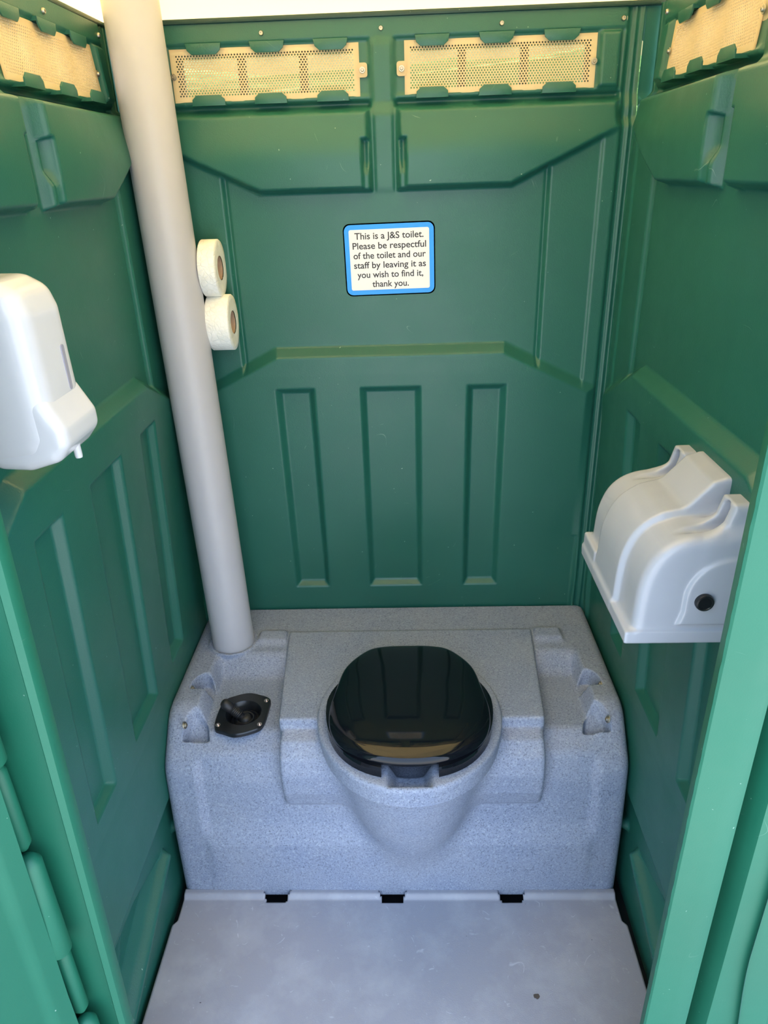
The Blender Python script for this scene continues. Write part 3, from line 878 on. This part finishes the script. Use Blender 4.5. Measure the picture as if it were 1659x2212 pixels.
# ------------------------------------------------------------------ soap dispenser on the left wall
def soap():
    t = empty('soap_dispenser', (-.46, -.80, 1.255))
    tag(t, 'glossy white soap dispenser with push lever on the left wall', 'dispenser')
    YC_, HW = -.806, .058
    def f(X, Y, Z):
        pr_ = poly_sd(X, Z, [(-.56, 1.460), (-.440, 1.458), (-.430, 1.452), (-.4262, 1.440), (-.4255, 1.38), (-.4240, 1.30), (-.430, 1.290), (-.56, 1.272)])-.0265
        yy = np.abs(Y-YC_)-HW
        b = smax(pr_, yy, .030)
        # raised square on the near side
        sq = rect_sd(X, Z, -.528, -.474, 1.292, 1.338)-.004
        b = b-.0012*S(sq, .003)*(Y < YC_-.03)
        b = np.maximum(b, -.526-X)
        return b
    o = sdf_obj('casing', f, (-.532, -.870, 1.235), (-.38, -.735, 1.495), .0022, M['white'], None, cull=lambda c: c[:, 0] < -.524); keep_world(o, t)
    def g(X, Y, Z):
        pr_ = poly_sd(X, Z, [(-.440, 1.326), (-.4170, 1.332), (-.4030, 1.303), (-.4030, 1.293), (-.412, 1.282), (-.440, 1.274), (-.470, 1.276), (-.470, 1.310)])-.020
        b = smax(pr_, np.abs(Y-YC_)-.056+.10*np.clip(-.40-X, -.03, .0), .018)
        return b
    o = sdf_obj('push_lever', g, (-.485, -.87, 1.245), (-.36, -.735, 1.356), .0022, M['white']); keep_world(o, t)
    bm = bmesh.new(); lathe_bm(bm, [(0, 0), (.0045, 0), (.005, .003), (.0052, .018), (.007, .022), (0, .022)], 16, align((-.398, -.806, 1.254), (-.03, 0, 1)))
    o = bm_obj('nozzle', bm, M['white'], None, True, 45); keep_world(o, t)
    bm = bmesh.new(); d = Vector((-.009, 0, .075)).normalized()
    def ax(a, b, h): return (-.3985+h, -.784+a, 1.3695+b)
    poly_prism(bm, round_rect(.0075, .058, .0036, 5), -.001, .0010, ax)
    o = bm_obj('level_window', bm, M['window'], None, False); keep_world(o, t); o['label'] = 'narrow grey level window'
soap()

# ------------------------------------------------------------------ cabin front: jambs, header, open door
def extrude_section(name, pts, z0, z1, mat, parent=None, bev=0.0, jag=0.0, lean=0.0):
    bm = bmesh.new(); n = len(pts); nz = 2 if not jag else int((z1-z0)/.01)
    rows = []
    rnd = random.Random(3)
    for k in range(nz):
        z = z0+(z1-z0)*k/(nz-1)
        rows.append([bm.verts.new((x+lean*(z-.37)+((rnd.random()-.5)*jag if i in (0,) else 0), y, z)) for i, (x, y) in enumerate(pts)])
    for a, b in zip(rows, rows[1:]):
        for i in range(n): bm.faces.new((a[i], a[(i+1) % n], b[(i+1) % n], b[i]))
    bm.faces.new(rows[0][::-1]); bm.faces.new(rows[-1])
    return bm_obj(name, bm, mat, parent, True, 35)
# right jamb: rounded strip, recess, outer panel
rj = [(.3855, -1.022), (.3880, -1.0245), (.4200, -1.0265), (.4400, -1.0255), (.4500, -1.021), (.4545, -1.012), (.4580, -.985), (.4740, -.980), (.4790, -1.010), (.4830, -1.019),
      (.520, -1.0215), (.5700, -1.0215), (.5740, -1.017), (.5760, -1.008), (.60, -1.006), (.60, -.965), (.430, -.965), (.391, -1.000)]
o = extrude_section('wall_front', rj, -.03, 1.96, M['green_frame'], None, jag=.0008); tag(o, kind='structure')
# left jamb
lj = [(-.4230, -1.020), (-.4250, -1.026), (-.4340, -1.028), (-.4375, -1.024), (-.4385, -1.010), (-.4720, -1.006), (-.60, -1.006), (-.60, -.985), (-.440, -.980), (-.427, -1.000)]
o2 = extrude_section('jamb_left', lj, -.03, 1.96, M['green_frame'], o, lean=.030)
box('header', -.60, .60, -1.03, -.985, 1.955, 2.02, M['green_frame'], o, .004)
box('threshold', -.60, .60, -1.07, -.985, -.09, -.012, M['green_dark'], o, .004)
# door, swung open outwards on the left
def door():
    hinge = Vector((-.478, -1.034, 0)); ang = R(-118)         # direction of the leaf from the hinge, from +x
    dx, dy = math.cos(ang), math.sin(ang)
    t = empty('door_1', hinge); tag(t, kind='structure')
    n = Vector((-dy, dx, 0)) if (-dy*(.036-hinge.x)+dx*(-1.678-hinge.y)) > 0 else Vector((dy, -dx, 0))
    def place(U, V, Dp):
        s = U+.46
        return np.stack([hinge.x+dx*s+n.x*Dp, hinge.y+dy*s+n.y*Dp, V], -1)
    def post(U, V, D):
        # rolled hinge edge band
        return D+.006*S(U+.415, .012)
    o = moulded('inner_panel', -.445, .440, .03, 1.90, .005, False, place, False, None, M['green_frame'], post)
    keep_world(o, t)
    def pt(s, h, z): return Vector((hinge.x+dx*s+n.x*h, hinge.y+dy*s+n.y*h, z))
    bm = bmesh.new(); pts = [(.0, -.006), (.90, -.006), (.90, -.040), (.0, -.040)]
    poly_prism(bm, pts, .03, 1.90, lambda a, b, h: pt(a, b-.022, h))
    o = bm_obj('outer_skin', bm, M['green_frame'], None, False); keep_world(o, t)
    # interlocking hinge knuckles
    z = 1.86; k = 0
    while z > .08:
        L = .205 if k % 2 == 0 else .150
        bm = bmesh.new(); r = .017
        on_door = (k % 2 == 0)
        c = Vector((-.4860, -1.026, z-L)) if not on_door else Vector((-.4790, -1.036, z-L))
        rr = r if on_door else .012
        lathe_bm(bm, [(0, 0), (rr*.5, .001), (rr, .012), (rr, L-.012), (rr*.55, L-.001), (0, L)], 20, Matrix.Translation(c))
        if on_door: kk = bm_obj('hinge_knuckle', bm, M['green_frame'], None, True, 50); keep_world(kk, t)
        else: kk = bm_obj('hinge_knuckle', bm, M['green_frame'], o_front)
        z -= L+.003; k += 1
o_front = bpy.data.objects['wall_front']
door()

# ------------------------------------------------------------------ outside
def outside():
    bm = bmesh.new(); box_bm(bm, -30, 30, -30, 30, -.30, -.10)
    g = bm_obj('ground', bm, M['gravel'], None, False); tag(g, kind='structure')
    lw = box('lawn', -30, 30, 1.6, 30, -.12, -.085, M['grass'], g, 0)
    def hedge(name, cx, cy, w, dpt, hgt, label, rot=0):
        bm = bmesh.new(); r = bmesh.ops.create_icosphere(bm, subdivisions=5, radius=1)
        for v in bm.verts:
            p = v.co.copy()
            q = Vector([math.copysign(abs(c)**.45, c) for c in p])
            d = 1+.16*mnoise.noise(q*3+Vector((cx, cy, 0)))+.09*mnoise.noise(q*9)
            v.co = Vector((cx, cy, hgt/2-.12))+Matrix.Rotation(rot, 3, 'Z') @ Vector((q.x*w/2*d, q.y*dpt/2*d, q.z*hgt/2*d))
        o = bm_obj(name, bm, M['leaf'], None, False); tag(o, label, 'hedge')
    hedge('hedge', 0, 6.2, 9.0, 1.4, 2.52, 'green hedge behind the cabin, seen through the back vents')
    tag(box('cream_backdrop', -14, 14, 11.0, 17.0, -.2, 6.5, M['render'], None, .02), 'pale cream building beyond the hedge, seen through the back vents', 'backdrop')  # invented block, stands in for the warm bright sky behind the vents
outside()
